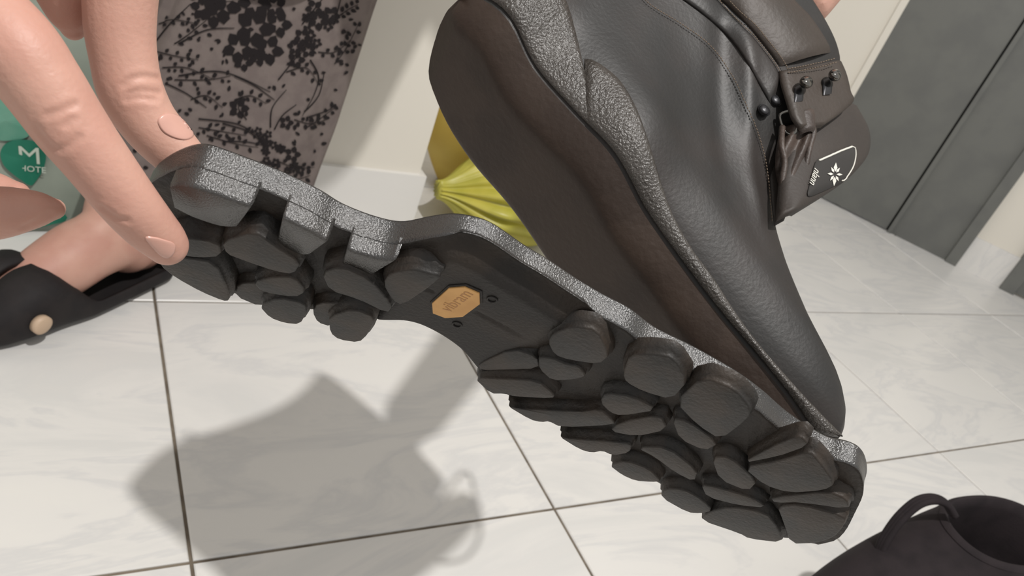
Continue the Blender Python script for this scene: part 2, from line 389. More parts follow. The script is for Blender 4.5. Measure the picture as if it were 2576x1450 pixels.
# shank details: octagonal badge, two moulded screw marks
def poly_plate(px, n_px, n1, n0, mat, name, parent, rnd=0):
    Q = np.array([SO.hit(p, n_px) for p in px]); m = len(Q); c = Q.mean(0)
    V = [SO.pt(q[0], q[1], n0) for q in Q]+[SO.pt(q[0], q[1], n1-.15) for q in Q]+[SO.pt(*(c+(q-c)*.975), n1) for q in Q]
    Fc = [(k, (k+1) % m, m+(k+1) % m, m+k) for k in range(m)]+[(m+k, m+(k+1) % m, 2*m+(k+1) % m, 2*m+k) for k in range(m)]+[tuple(2*m+k for k in range(m))]
    return recalc(link(name, V, Fc, M[mat], parent, False))
OCT = [(1088, 760), (1130, 722), (1170, 719), (1207, 735), (1208, 762), (1165, 794), (1121, 797), (1090, 785)]
oc = np.array(OCT, float).mean(0)
poly_plate([tuple(oc+(np.array(p)-oc)*1.10) for p in OCT], -6, -5.75, -8, 'rubber_base', 'badge_frame', outsole)
bd = poly_plate(OCT, -6, -5.2, -8, 'badge', 'logo_badge', outsole); tag(bd, 'tan octagonal logo badge on the sole shank')
def text_on(body, size, frame, name, mat, parent, depth=0.0001, align='CENTER'):
    """lettering as a thin mesh; frame(x, y, z) maps text units to world"""
    cu = bpy.data.curves.new(name, 'FONT'); cu.body = body; cu.size = size; cu.align_x = align; cu.align_y = 'CENTER'; cu.extrude = depth; cu.resolution_u = 3
    o = bpy.data.objects.new(name, cu); COL.objects.link(o); dg = bpy.context.evaluated_depsgraph_get()
    me = bpy.data.meshes.new_from_object(o.evaluated_get(dg)); bpy.data.objects.remove(o)
    V = [frame(*v.co) for v in me.vertices]; Fp = [tuple(p.vertices) for p in me.polygons]
    bpy.data.meshes.remove(me); return link(name, V, Fp, M[mat], parent, False)
bc = SO.hit((1148, 758), -5.2)
# lettering runs across the sole
text_on('vibram', 6.8, lambda x, y, z: SO.pt(bc[0]-y, bc[1]-x*1.0, -5.12+z), 'badge_lettering', 'badge_ink', outsole, 0.02)
for p in ((1238, 754), (1150, 817)):
    c = SO.hit(p, -6); mb = MB()
    mb.tube([SO.pt(c[0]+1.6*math.cos(t), c[1]+1.9*math.sin(t), -6.0) for t in np.linspace(0, 2*math.pi, 20)[:-1]], 0.00035, 6, closed=True)
    mb.build('screw_mark', M['rubber_base'], outsole)

# ------------------------------------------------------------------ upper of the boot
UT = ray((2150, 1150))*330; UH = ray((1150, 20))*360; UL = UT-UH; UL /= np.linalg.norm(UL)
UW = np.array((-.496, .353, .793)); UW -= UL*(UL @ UW); UW /= np.linalg.norm(UW)
UN = np.cross(UW, UL); UN = -UN if UN[2] > 0 else UN
ph = math.radians(6); UW, UN = UW*math.cos(ph)-UN*math.sin(ph), UN*math.cos(ph)+UW*math.sin(ph)
def upt(l, w, h): return mm(UH+UL*l+UW*w-UN*h)
SK = [0, .02, .06, .12, .2, .3, .4, .5, .6, .7, .8, .88, .94, .98, 1]
KEYS = [  # front (l,h), back (l,h), near w, far w  (w at the stations SK)
 ((267, 6), (-9, 6),  [34, 19, 12, 9, 7.5, 6.5, 3.5, -1, -10, -9, -9.5, -18, -15, -2, 24], [34, 48, 58, 68, 77, 84, 86, 83, 79, 75, 74, 70, 60, 46, 24]),
 ((270, 18), (-13, 20), [34, 16, 8, 5, 4, 3, 0, -5, -14, -12, -12, -20, -17, -3, 24], [34, 52, 62, 72, 80, 87, 88, 86, 82, 79, 78, 74, 64, 50, 24]),
 ((264, 33), (-14, 38), [35, 20, 10, 5, 3, 1, -2, -6, -14, -14, -14, -20, -16, -2, 24], [35, 52, 62, 72, 80, 87, 88, 86, 82, 79, 78, 74, 64, 50, 24]),
 ((240, 46), (-11, 58), [36, 24, 15, 8, 4, 1, -2, -6, -12, -14, -15, -18, -14, 0, 24], [36, 50, 60, 70, 78, 84, 84, 82, 78, 76, 75, 71, 62, 48, 24]),
 ((208, 61), (-6, 78), [36, 24, 15, 8, 3, 0, -3, -7, -11, -14, -15, -17, -12, 1, 23], [36, 50, 60, 68, 75, 79, 79, 77, 74, 72, 71, 67, 58, 45, 23]),
 ((180, 78), (-2, 98), [34, 22, 12, 5, 1, -3, -6, -9, -12, -15, -16, -16, -11, 1, 22], [34, 48, 58, 65, 70, 72, 72, 71, 69, 67, 65, 62, 54, 42, 22]),
 ((158, 103), (2, 120), [28, 16, 5, -2, -7, -10, -12, -14, -16, -18, -18, -16, -10, 2, 20], [28, 40, 49, 56, 60, 62, 63, 63, 62, 60, 58, 54, 48, 37, 20]),
 ((149, 132), (3, 145), [22, 9, -2, -9, -13, -16, -18, -20, -21, -21, -20, -17, -11, 0, 18], [22, 34, 43, 50, 54, 57, 58, 58, 57, 55, 52, 48, 42, 33, 18]),
 ((146, 160), (0, 168), [20, 6, -5, -11, -15, -18, -20, -21, -22, -22, -20, -17, -11, 0, 17], [20, 33, 42, 49, 53, 56, 57, 57, 56, 54, 51, 47, 41, 32, 17]),
 ((140, 181), (-6, 188), [19, 5, -6, -12, -16, -19, -21, -22, -23, -23, -21, -18, -12, -1, 16], [19, 32, 42, 49, 53, 57, 58, 58, 57, 55, 52, 48, 42, 32, 16])]
def sec_curve(key, m=56):
    (fl, fh), (bl, bh), nw, fw = key
    A = [np.array([fl+(bl-fl)*s_, w, fh+(bh-fh)*s_]) for s_, w in zip(SK, nw)]
    B = [np.array([fl+(bl-fl)*s_, w, fh+(bh-fh)*s_]) for s_, w in zip(SK, fw)]
    A = spline(A, m); B = spline(B, m); return np.concatenate([A, B[::-1][1:-1]])
for k_, dw in ((0, 5.0), (1, 2.0)):
    KEYS[k_] = (KEYS[k_][0], KEYS[k_][1], [w+(dw if 1 < i < 13 else 0) for i, w in enumerate(KEYS[k_][2])], KEYS[k_][3])
KC = np.array([sec_curve(k) for k in KEYS])
def loft_upper(rows=96):
    out = []; nk = len(KC)
    for i in range(rows):
        u = i/(rows-1)*(nk-1); k = min(int(u), nk-2); t = u-k
        p0, p1, p2, p3 = KC[max(k-1, 0)], KC[k], KC[k+1], KC[min(k+2, nk-1)]
        out.append(0.5*((2*p1)+(p2-p0)*t+(2*p0-5*p1+4*p2-p3)*t*t+(3*p1-p0-3*p2+p3)*t**3))
    return np.array(out)
UPR = loft_upper()
nr, ncol = UPR.shape[:2]
def upper_mesh(pt, name, mat, parent):
    P = UPR.copy()
    # soft leather folds and dents (mm) along the near side
    l, w, h = P[..., 0], P[..., 1], P[..., 2]
    side = np.clip((30-w)/40, 0, 1)
    f1 = 2.2*np.exp(-(((l+h*1.15)-232)/7)**2)*sm(h, 42, 70)*(1-sm(h, 110, 140))
    f2 = -2.6*np.exp(-(((l+h*1.0)-196)/11)**2)*sm(h, 40, 75)*(1-sm(h, 120, 150))
    P[..., 1] -= (f1+f2)*side
    V = [pt(*q) for r in P for q in r]
    Fc = grid_faces(nr, ncol, False, True)
    # inner collar: turn the rim in and run it down inside
    base = len(V)
    for (ri, sc, dh) in ((nr-1, .985, 2.2), (nr-1, .95, 2.6), (nr-1, .91, 0.5), (nr-6, .88, 0), (nr-22, .85, 0), (nr-36, .80, 0)):
        c = P[ri].mean(0)
        for q in P[ri]:
            d = q-c; V.append(pt(c[0]+d[0]*sc, c[1]+d[1]*sc, q[2]+dh))
    last = (nr-1)*ncol
    for k_ in range(6):
        a0 = last if k_ == 0 else base+(k_-1)*ncol; b0 = base+k_*ncol
        for j in range(ncol): Fc.append((a0+j, a0+(j+1) % ncol, b0+(j+1) % ncol, b0+j))
    return recalc(link(name, V, Fc, mat, parent))
upper = upper_mesh(upt, 'upper', M['leather'], boot)
# underside of the lasted upper, once glued to the sole
row = UPR[0]; m_ = 56; nearR = row[:m_]; farR = np.concatenate([row[:1], row[m_:][::-1], row[m_-1:m_]])
def board_mesh(pt, name, mat, parent):
    V = []; nb = 30
    for i in range(m_):
        a_, b_ = nearR[i], farR[i]
        for j in range(nb):
            f_ = j/(nb-1); q = a_*(1-f_)+b_*f_; wd_ = abs(b_[1]-a_[1]); e_ = min(f_, 1-f_)*wd_; e_ = min(e_, 0.8*(q[0]+9)+1.0, 1.2*(267-q[0])+1.0); e_ = max(e_, 0.0)
            x_ = min(e_/15.0, 1.0); dip = -13.0*(1-(1-x_)**1.6); V.append(pt(q[0], q[1], q[2]+dip+0.5*math.sin(q[0]*.09)*min(1, e_/10)))
    return recalc(link(name, V, grid_faces(m_, nb), mat, parent))
board = board_mesh(upt, 'midsole_board', M['board'], boot); tag(board, 'bare brown underside of the boot where the sole came off')
UB = bvh_of(upper)

def w2px(P):
    v = R_CW.T @ (np.asarray(P)-CAM); return np.array([CX+F_PX*v[0]/v[2], CY+F_PX*v[1]/v[2]])
def up_w(x, y, w):                           # pixel ray meets the boot's own plane w = const
    o = UH+UW*w; r = ray((x, y)); t = (o @ UW)/(r @ UW); return mm(r*t)
UWw, UNw, ULw = R_CW @ UW, R_CW @ UN, R_CW @ UL
def on_upper(x, y, w0=-6.0):
    p, n = cast(UB, x, y)
    if p is None: return up_w(x, y, w0), -UWw
    return p, n
def strip(A, B, name, mat, parent, n=60, m=10, th=0.0015, surf=on_upper, bulge=0.0, edge=0.35):
    """raised panel between two pixel curves, laid on the boot surface"""
    A = spline(A, n); B = spline(B, n); V = []
    fr = [0, 0.0] + list(np.linspace(0, 1, m)[1:-1]) + [1.0, 1.0]
    for i in range(n):
        for j, f_ in enumerate(fr):
            x, y = A[i]*(1-f_)+B[i]*f_; p, nn = surf(x, y)
            ends = min(1.0, i/2.0, (n-1-i)/2.0)
            h = 0.0 if j in (0, len(fr)-1) else th*(0.75 if j in (1, len(fr)-2) else 1.0)*ends + bulge*math.sin(math.pi*f_)
            V.append(p+nn*h)
    o = recalc(link(name, V, grid_faces(n, len(fr)), M[mat], parent)); return o
# near lower edge of the upper in pixels, heel to toe
lower_px = [w2px(upt(*UPR[2][j])) for j in range(0, 56)]
def lower_between(y0, y1): return [tuple(p) for p in lower_px[::-1] if y0 <= p[1] <= y1]
lo_all = lower_between(-170, 1110)
cnt_lo = [p for p in lo_all if p[1] <= 330]
rnd_lo = [p for p in lo_all if p[1] >= 300]
strip(cnt_lo, [(1352, -165), (1378, -100), (1400, -40), (1425, 14), (1445, 80), (1459, 135), (1474, 205), (1484, 250), (1500, 290)], 'heel_counter', 'rand', boot, th=0.0016, bulge=0.0006)
strip(rnd_lo, [(1470, 148), (1512, 169), (1560, 212), (1599, 280), (1628, 362), (1657, 454), (1690, 541), (1739, 628), (1792, 700), (1850, 790), (1911, 871), (1990, 962), (2063, 1040), (2120, 1100)], 'rand', 'rand', boot, n=110, th=0.0022, bulge=0.0012)
# ankle panels
S1 = [(1600, -40), (1640, 10), (1720, 60), (1790, 112), (1850, 190), (1888, 270), (1911, 334), (1928, 390), (1937, 449), (1942, 513), (1946, 560)]
S2 = [(1770, -40), (1830, 20), (1885, 76), (1930, 130), (1958, 170), (1968, 195)]
strip([(1660, -40), (1760, 30), (1830, 92), (1880, 160), (1915, 222), (1938, 262)], [(1765, -40), (1822, 22), (1878, 80), (1924, 134), (1952, 174), (1962, 206)], 'ankle_panel', 'leather', boot, n=40, th=0.0012, bulge=0.0008)
strip([tuple(w2px(upt(30, -22, 142))), (1775, -40), (1835, 18), (1890, 74), (1935, 130), (1962, 168)], [tuple(w2px(upt(30, -23, 178))), (1960, -40), (2000, 8), (2035, 44), (2068, 92), (2090, 132)], 'padded_collar', 'leather2', boot, n=40, m=14, th=0.0015, bulge=0.0035)
def stitches(curve, name='stitching', step=5.2, ln=3.4, off=0.0011, gap2=None):
    mb = MB(); L_ = spline(curve, 400); d = np.concatenate([[0], np.cumsum(np.linalg.norm(np.diff(L_, axis=0), axis=1))])
    u = 0
    while u+ln < d[-1]:
        P = []
        for k in (0, .5, 1):
            x = np.interp(u+ln*k, d, L_[:, 0]); y = np.interp(u+ln*k, d, L_[:, 1]); p, n = on_upper(x, y); P.append(p+n*(off+(0.00025 if k == .5 else 0)))
        mb.tube(P, 0.00028, 5); u += step
    o = mb.build(name, M['thread'], boot); o['kind'] = 'stuff'; return o
stitches([(x-9, y+4) for x, y in S1], step=8, ln=5)
stitches([(x+7, y-3) for x, y in S2], step=7, ln=4.6, off=0.003)
stitches([(x-6, y+6) for x, y in S2], step=7, ln=4.6, off=0.0018)
stitches([(1968, 192), (2010, 184), (2060, 172), (2090, 160)], step=6.5, ln=4.4, off=0.0042)
stitches([(1970, 182), (2010, 174), (2058, 162), (2086, 152)], step=6.5, ln=4.4, off=0.0042)
# front: hook panel, tongue, laces (in the boot's own upright plane, curving round the shin)
def wrap(w0, x0, slope, px0=1968, curve=0.0):
    return lambda x, y: (up_w(x, y, w0+max(0, x-px0)*slope+max(0, x-px0)**2*curve), -UWw)
hook_surf = wrap(-13.5, 0, 0.024, 1960, 0.0001)
strip([(1958, 180), (1964, 215), (1978, 262), (1990, 300), (2010, 330)], [(2104, 150), (2122, 190), (2133, 235), (2137, 266), (2064, 322)], 'hook_panel', 'leather2', boot, n=30, m=12, th=0.003, surf=hook_surf)
tong_surf = wrap(-2, 0, 0.030, 1970, 0.0003)
strip([(1880, 250), (1906, 322), (1926, 390), (1936, 450), (1941, 513), (1947, 570)], [(1990, 250), (1992, 320), (1990, 390), (1986, 450), (1984, 510), (1972, 556)], 'tongue_gusset', 'tongue', boot, n=24, m=8, th=0.001, surf=wrap(5, 0, 0.03))
tongue = strip([(2040, 250), (1996, 320), (1978, 380), (1962, 440), (1955, 500), (1950, 560)], [(2142, 268), (2176, 330), (2178, 385), (2152, 428), (2100, 475), (1990, 545)], 'tongue', 'tongue', boot, n=44, m=16, th=0.004, surf=tong_surf, bulge=0.003)
TB = bvh_of(tongue)
def on_tongue(x, y):
    p, n = cast(TB, x, y)
    return (p, n) if p is not None else tong_surf(x, y)
def tongue_poly(px, name, mat, off, th=0.0004, parent=tongue):
    Q = spline(px, 40, True); c = Q.mean(0); V = []
    for sc, o_ in ((1, off), (0.97, off+th), (0.5, off+th)):
        for q in Q: p, n = on_tongue(*(c+(q-c)*sc)); V.append(p+n*o_)
    p, n = on_tongue(*c); V.append(p+n*(off+th)); m = 40
    Fc = [(r*m+k, r*m+(k+1) % m, (r+1)*m+(k+1) % m, (r+1)*m+k) for r in range(2) for k in range(m)]+[(2*m+k, 2*m+(k+1) % m, 3*m) for k in range(m)]
    return recalc(link(name, V, Fc, M[mat], parent))
lab = tongue_poly([(2050, 408), (2070, 397), (2110, 380), (2138, 368), (2149, 374), (2150, 400), (2143, 425), (2126, 450), (2100, 466), (2060, 485), (2030, 494), (2036, 460)], 'tongue_label', 'label_cloth', 0.0006)
tag(lab, 'black woven tongue label with white edelweiss emblem')
def line_on(px, r, name, mat, surf, off, parent, n=30):
    Q = spline(px, n); P = []
    for q in Q: p, nn = surf(*q); P.append(p+nn*off)
    return MB().tube(P, r, 6).build(name, M[mat], parent)
line_on([(2056, 407), (2080, 396), (2110, 382), (2138, 371)], 0.00055, 'label_border', 'white_thread', on_tongue, 0.0012, tongue)
line_on([(2138, 371), (2146, 375), (2147, 396), (2140, 422), (2124, 447), (2112, 456)], 0.00035, 'label_border', 'white_thread', on_tongue, 0.0012, tongue)
ec = np.array([2094, 440.])
mb = MB()
for k in range(8):                            # edelweiss: pointed petals
    a = math.radians(20+45*k); R1 = 26 if k % 2 == 0 else 21
    d = np.array([math.cos(a)*0.72+math.sin(a)*.15, math.sin(a)*1.05-math.cos(a)*.35]); t_ = np.array([-d[1], d[0]])*0.22
    V = []
    for q in (ec+d*5, ec+d*R1*.55+t_*R1*.75, ec+d*R1, ec+d*R1*.55-t_*R1*.75): p, n = on_tongue(*q); V.append(p+n*0.0014)
    mb.add(V, [(0, 1, 2, 3)])
mb.build('edelweiss_emblem', M['white_thread'], tongue, False)
tp, tn = on_tongue(2044, 450); tdx = (on_tongue(2030, 492)[0]-on_tongue(2058, 412)[0]); tdx /= np.linalg.norm(tdx); tdy = np.cross(tn, tdx); tdy /= np.linalg.norm(tdy)
text_on('nlann', 0.0060, lambda x, y, z: tp+tdx*x*1.0+tdy*y+tn*(0.0014+z), 'label_lettering', 'white_thread', tongue, 0.0001)
# leather lace keeper and bunched lace
def at_w(px, w): return [up_w(x, y, w_) for (x, y), w_ in zip(px, w)]
def rope(px, w, r, name, mat='lace', n=30, seg=9, parent=boot):
    P = spline(at_w(px, w), n); rr = r*(1+0.04*np.sin(np.arange(n)*1.3)); return MB().tube(P, rr, seg).build(name, M[mat], parent)
def crumple(x, y):
    k = math.sin((x*.9+y*.42)/6.5)*1.3+math.sin((x*.5-y*.3)/9.0+1.2)*1.0
    return up_w(x, y, -6.5+max(0, y-330)*.045-k+0.0012*(x-1998)**2), -UWw
strip([(1962, 322), (1955, 360), (1950, 400), (1952, 440), (1962, 480)], [(2050, 312), (2052, 345), (2044, 390), (2034, 440), (2016, 482)], 'lace_bundle', 'lace', boot, n=44, m=26, th=0.002, surf=crumple, bulge=0.0025)
rope([(2040, 300), (2046, 330), (2036, 372), (2026, 420), (2012, 468), (1985, 492)], [-10, -10, -8, -5, -1, 2], 0.0016, 'lace')
rope([(1968, 320), (1966, 365), (1974, 410), (1968, 455), (1972, 500), (1992, 525)], [-8, -9, -7, -4, -1, 4], 0.0016, 'lace')
strip([(1994, 284), (2000, 312), (2012, 340)], [(2046, 280), (2050, 308), (2044, 338)], 'lace_tab', 'lace', boot, n=14, m=6, th=0.002, surf=wrap(-12, 0, .03), bulge=0.003)
mb = MB(); mb.tube(spline(at_w([(1962, 292), (1980, 280), (1996, 284), (2006, 318), (1994, 338), (1974, 330)], [-9, -12, -13, -12, -9, -7]), 36, True), 0.0008, 8, closed=True); mb.build('lace_ring', M['metal'], boot)
# loose lace loop hanging behind the boot
lampP = np.array(lamp.location)
lq = [floor_at(x, y)+(lampP-floor_at(x, y))*(z/lampP[2]) for x, y, z in ((1165, 1190, .50), (1200, 1270, .475), (1208, 1340, .455), (1175, 1400, .445), (1110, 1416, .445), (1040, 1388, .455), (975, 1346, .475))]
lq = [upt(160, 24, 112)]+lq+[upt(196, 66, 62)]
MB().tube(spline(lq, 70), 0.0019, 8).build('lace', M['lace'], boot)
# riveted eyelets and open hooks
def disc_at(px, w, r, th, name, mat, dome=0.4):
    c = up_w(px[0], px[1], w); V = []; m = 24; n = -UWw
    for rr, hh in ((1, 0), (1, th*.6), (.86, th), (.5, th*(1+dome*.6)), (.0, th*(1+dome))):
        for k in range(m): a = 2*math.pi*k/m; V.append(c+r*rr*(math.cos(a)*ULw+math.sin(a)*UNw)+n*hh)
    return recalc(link(name, V, grid_faces(5, m, False, True), M[mat], boot))
for p in ((1921, 278), (1950, 253)):
    disc_at(p, -8.0, 0.0036, 0.0010, 'rivet_washer', 'metal_dark', 0); disc_at(p, -9.0, 0.0029, 0.0014, 'rivet', 'metal_dark')
for (x, y, w) in ((2016, 218, -15.5), (2088, 200, -13.5)):
    base = strip([(x-20, y+2), (x-18, y+40)], [(x+2, y-6), (x+4, y+36)], 'hook_plate', 'metal_dark', boot, n=6, m=5, th=0.001, surf=wrap(w, 0, 0.0))
    V = []; rows, cols = 14, 20; hc = up_w(x+5, y-4, w-2.5)
    for i in range(rows):                     # domed, curled-over hook head
        a = math.pi*i/(rows-1)
        for j in range(cols):
            t = 2*math.pi*j/cols; r_ = math.sin(a)**.7
            V.append(hc+ULw*(0.0034*r_*math.cos(t))+UNw*(0.0056*math.cos(a))+(-UWw)*(0.0022+0.0030*r_*math.sin(t)+0.0016*math.cos(a)))
    recalc(link('lace_hook', V, grid_faces(rows, cols, False, True), M['metal'], boot))

# ------------------------------------------------------------------ person: pinching hand, supporting hand, foot, trousers, clog
M['skin'] = material('skin', srgb(192, 150, 134), 0.5, srgb(184, 139, 124), 26, bump=0.25, bscale=700, spec=0.35, sss=0.15, bdist=0.0006)
M['nail'] = material('fingernail', srgb(196, 152, 138), 0.3, spec=0.5)
M['trouser'] = material('grey_cotton', srgb(118, 108, 104), 0.9, srgb(110, 100, 97), 60, bump=0.3, bscale=900, spec=0.2)
M['print'] = material('black_floral_print', srgb(34, 30, 31), 0.9, spec=0.2)
M['clog'] = material('black_foam', srgb(30, 27, 28), 0.7, srgb(36, 32, 32), 50, bump=0.2, bscale=500, spec=0.3)
M['cream'] = material('cream_plastic', srgb(190, 165, 140), 0.5)
person = empty('person', label='person in grey floral trousers and a black clog holding the boot', cat='person')
def remesh(mb, name, mat, parent, voxel, smooth=6, fac=0.5):
    o = link(name+'_raw', mb.v, mb.f, mat, None)
    recalc(o); r = o.modifiers.new('r', 'REMESH'); r.mode = 'VOXEL'; r.voxel_size = voxel; r.use_smooth_shade = True
    sm_ = o.modifiers.new('s', 'SMOOTH'); sm_.iterations = smooth; sm_.factor = fac
    dg = bpy.context.evaluated_depsgraph_get(); me = bpy.data.meshes.new_from_object(o.evaluated_get(dg)); bpy.data.objects.remove(o)
    me.name = name; me.polygons.foreach_set('use_smooth', [True]*len(me.polygons))
    if not me.materials: me.materials.append(mat)
    n = bpy.data.objects.new(name, me); COL.objects.link(n); n.parent = parent; return n
def limb(mb, pts, n=None, seg=20, world=False):
    """tapering round-ended limb; pts = (pixel x, pixel y, depth mm, radius mm)"""
    if world: A = np.array(pts, float)
    else: A = np.array([list(at(x, y, z/1000))+[r/1000] for x, y, z, r in pts])
    n = n or len(A)*7; Q = spline(A, n); P, R = Q[:, :3], Q[:, 3]
    def capd(p, t, r):
        return [(p+t*r*math.sin(a), r*math.cos(a)) for a in np.radians([20, 40, 58, 74, 86])]
    t0 = P[0]-P[1]; t0 /= np.linalg.norm(t0); t1 = P[-1]-P[-2]; t1 /= np.linalg.norm(t1)
    c0 = capd(P[0], t0, R[0])[::-1]; c1 = capd(P[-1], t1, R[-1])
    PP = np.array([c[0] for c in c0]+list(P)+[c[0] for c in c1]); RR = np.array([c[1] for c in c0]+list(R)+[c[1] for c in c1])
    mb.tube(PP, RR, seg)
hm = MB()
limb(hm, [(-330, -170, 206, 13), (-150, -40, 199, 12.3), (20, 105, 198, 11.3), (100, 205, 201, 10.4), (172, 310, 206, 9.7), (240, 400, 211, 8.9), (320, 505, 219, 8.3), (372, 566, 226, 7.7), (408, 602, 231, 6.9), (420, 616, 233, 6.4)])
limb(hm, [(330, -200, 228, 13), (308, -60, 234, 11), (302, 60, 238, 10.4), (312, 150, 241, 9.9), (330, 230, 244, 9.9), (372, 305, 248, 9.2), (425, 365, 252, 8.6), (480, 420, 255, 7.4)])
limb(hm, [(-300, 570, 236, 10), (-130, 548, 232, 9.2), (0, 535, 231, 8.0), (70, 528, 232, 6.4), (116, 526, 233, 4.8), (136, 526, 234, 3.4)])
limb(hm, [(-300, 470, 250, 9.5), (-120, 470, 247, 8.6), (-10, 486, 246, 6.6), (40, 490, 246, 4.4)])
limb(hm, [(-340, 380, 262, 9), (-150, 420, 260, 8), (-60, 440, 259, 6)])
limb(hm, [(330, -200, 230, 14), (60, -330, 236, 22), (-250, -240, 228, 21), (-430, 60, 236, 18), (-420, 360, 246, 14), (-300, 560, 240, 10)])
limb(hm, [(-100, -120, 232, 18), (-330, 120, 244, 18), (-330, 400, 252, 12)])
limb(hm, [(140, -200, 232, 16), (165, -60, 240, 12), (178, 40, 244, 7), (184, 70, 246, 4)])
limb(hm, [(0, -380, 240, 26), (60, -700, 300, 27), (200, -1200, 430, 32), (330, -1700, 600, 38)])
hand = remesh(hm, 'pinching_hand', M['skin'], person, 0.0009, 5)
tag(hand, 'hand pinching the heel of the peeled sole')
HB = bvh_of(hand)
def crease(o, B, lines, depth=0.00042, width=0.0009):
    pts = []
    for L_ in lines:
        for q in spline(L_, 24):
            p, n = cast(B, *q)
            if p is not None: pts.append(p)
    pts = np.array(pts); me = o.data; co = np.zeros(len(me.vertices)*3); me.vertices.foreach_get('co', co); co = co.reshape(-1, 3)
    nn = np.zeros(len(me.vertices)*3); me.vertices.foreach_get('normal', nn); nn = nn.reshape(-1, 3)
    lo, hi = pts.min(0)-.004, pts.max(0)+.004; idx = np.where(((co > lo) & (co < hi)).all(1))[0]
    d = np.sqrt(((co[idx][:, None, :]-pts[None])**2).sum(2).min(1))
    co[idx] -= nn[idx]*(depth*np.exp(-(d/width)**2)-0.35*depth*np.exp(-((d-2.2*width)/width)**2))[:, None]
    me.vertices.foreach_set('co', co.ravel()); me.update()
crease(hand, HB, [[(312, 216), (330, 200), (362, 193), (398, 198)], [(322, 236), (360, 230), (402, 234)], [(318, 250), (350, 246), (392, 250)],
    [(92, 322), (112, 350), (140, 376), (172, 368), (198, 345)], [(120, 290), (160, 276), (190, 262)], [(165, 315), (182, 300)],
    [(258, 524), (292, 548), (320, 556)], [(60, 572), (90, 556), (122, 538)]])
HB = bvh_of(hand)
def nail(px, parent, B, th=0.0005):
    Q = spline(px, 36, True); c = Q.mean(0); V = []
    for sc, o_ in ((1.04, -0.0002), (1, th*.8), (.9, th), (.6, th), (.3, th)):
        for q in Q:
            p, n = cast(B, *(c+(q-c)*sc))
            if p is None: p, n = cast(B, *(c+(q-c)*.85))
            if p is None: p, n = cast(B, *c)
            V.append(p+n*o_)
    p, n = cast(B, *c); V.append(p+n*th); m = 36
    Fc = [(r*m+k, r*m+(k+1) % m, (r+1)*m+(k+1) % m, (r+1)*m+k) for r in range(4) for k in range(m)]+[(4*m+k, 4*m+(k+1) % m, 5*m) for k in range(m)]
    return recalc(link('fingernail', V, Fc, M['nail'], parent))
nail([(366, 598), (388, 597), (415, 604), (436, 612), (440, 626), (432, 642), (420, 648), (402, 640), (384, 622)], hand, HB)
nail([(397, 305), (408, 290), (430, 286), (456, 298), (478, 322), (486, 342), (466, 352), (436, 346), (410, 330)], hand, HB)
# supporting hand, gripping the shaft from behind
fm = MB()
limb(fm, [(1880, 120, 486, 17), (1935, 52, 480, 21), (1978, 0, 478, 25), (2050, -90, 486, 27), (2300, -420, 600, 36)])
limb(fm, [(1935, 60, 488, 16), (1880, 130, 492, 18), (1820, 160, 490, 16)])
for k, (dx, dy) in enumerate(((0, 0), (-28, 22), (-56, 46), (-84, 66))):
    limb(fm, [(1850+dx, 120+dy, 488, 9), (1800+dx, 190+dy, 484, 8.4), (1770+dx, 240+dy, 474, 7.6), (1752+dx, 262+dy, 466, 6.6)])
limb(fm, [(1930, 40, 470, 11), (1960, 110, 462, 9.5), (1958, 160, 458, 8.5)])
sup = remesh(fm, 'supporting_hand', M['skin'], person, 0.0016, 5); tag(sup, 'hand and wrist behind the boot collar')
# foot in a clog
FH = np.array([0.124, 0.945, 0.0]); FD = np.array([-0.78, -0.62, 0.0]); FD /= np.linalg.norm(FD); FS = np.array([FD[1], -FD[0], 0.0])
def fp(s, t, z): return FH+FD*s+FS*t+np.array([0, 0, z])
ft = MB()
def fl(pts): limb(ft, [list(fp(s, t, z))+[r] for s, t, z, r in pts], world=True)
fl([(0.026, 0, 0.040, .030), (0.05, 0, 0.058, .034), (0.10, 0, 0.066, .039), (0.145, 0, 0.052, .038), (0.19, 0, 0.034, .032), (0.225, 0, 0.026, .025)])
leg_up = [plane_at(x, y, np.array([0, 0.945, 0]), np.array([0, -1.0, 0])) for x, y in ((330, 450), (430, 300), (560, 80))]
lw = [list(fp(0.045, 0, 0.050))+[.036], list(fp(0.062, 0, 0.085))+[.040]]+[list(p)+[r] for p, r in zip(leg_up, (.040, .042, .044))]
limb(ft, lw, world=True)
fl([(0.085, 0, 0.088, .028), (0.125, 0, 0.066, .030)])
foot = remesh(ft, 'foot', M['skin'], person, 0.004, 4); tag(foot, 'bare foot and ankle in a black clog')
V = []; ns, na = 40, 36
for i in range(ns):
    s_ = -0.012+0.275*i/(ns-1); u = i/(ns-1)
    hw = 0.046*math.sqrt(max(1-((u-.12)/.14)**2, 0.05)) if u < .12 else (0.046+0.008*math.sin((u-.12)/.6*1.57) if u < .72 else 0.054*math.sqrt(max(1-((u-.72)/.30)**2, .03)))
    top = 0.036 if u < .50 else 0.036+0.040*float(sm(u, .50, .70)) if u < .75 else 0.076-0.034*float(sm(u, .75, 1.0))
    tm = math.radians(112) if u < .48 else math.radians(112+67*float(sm(u, .48, .66)))
    for k in range(na):
        th_ = -tm+2*tm*k/(na-1)
        x_ = hw*math.copysign(abs(math.sin(th_))**.6, th_); z_ = top*0.5*(1-math.copysign(abs(math.cos(th_))**.75, math.cos(th_)))
        V.append(fp(s_, x_, z_))
cg = link('clog', V, grid_faces(ns, na), M['clog'], person); so = cg.modifiers.new('thickness', 'SOLIDIFY'); so.thickness = 0.006; so.offset = -1; tag(cg, 'black foam clog')
mb = MB(); rp = fp(0.205, -0.058, 0.034) if (fp(0, 1, 0)-fp(0, 0, 0))[1] > 0 else fp(0.205, 0.058, 0.034)
nv_ = (rp-fp(0.205, 0, 0.034)); nv_ /= np.linalg.norm(nv_)
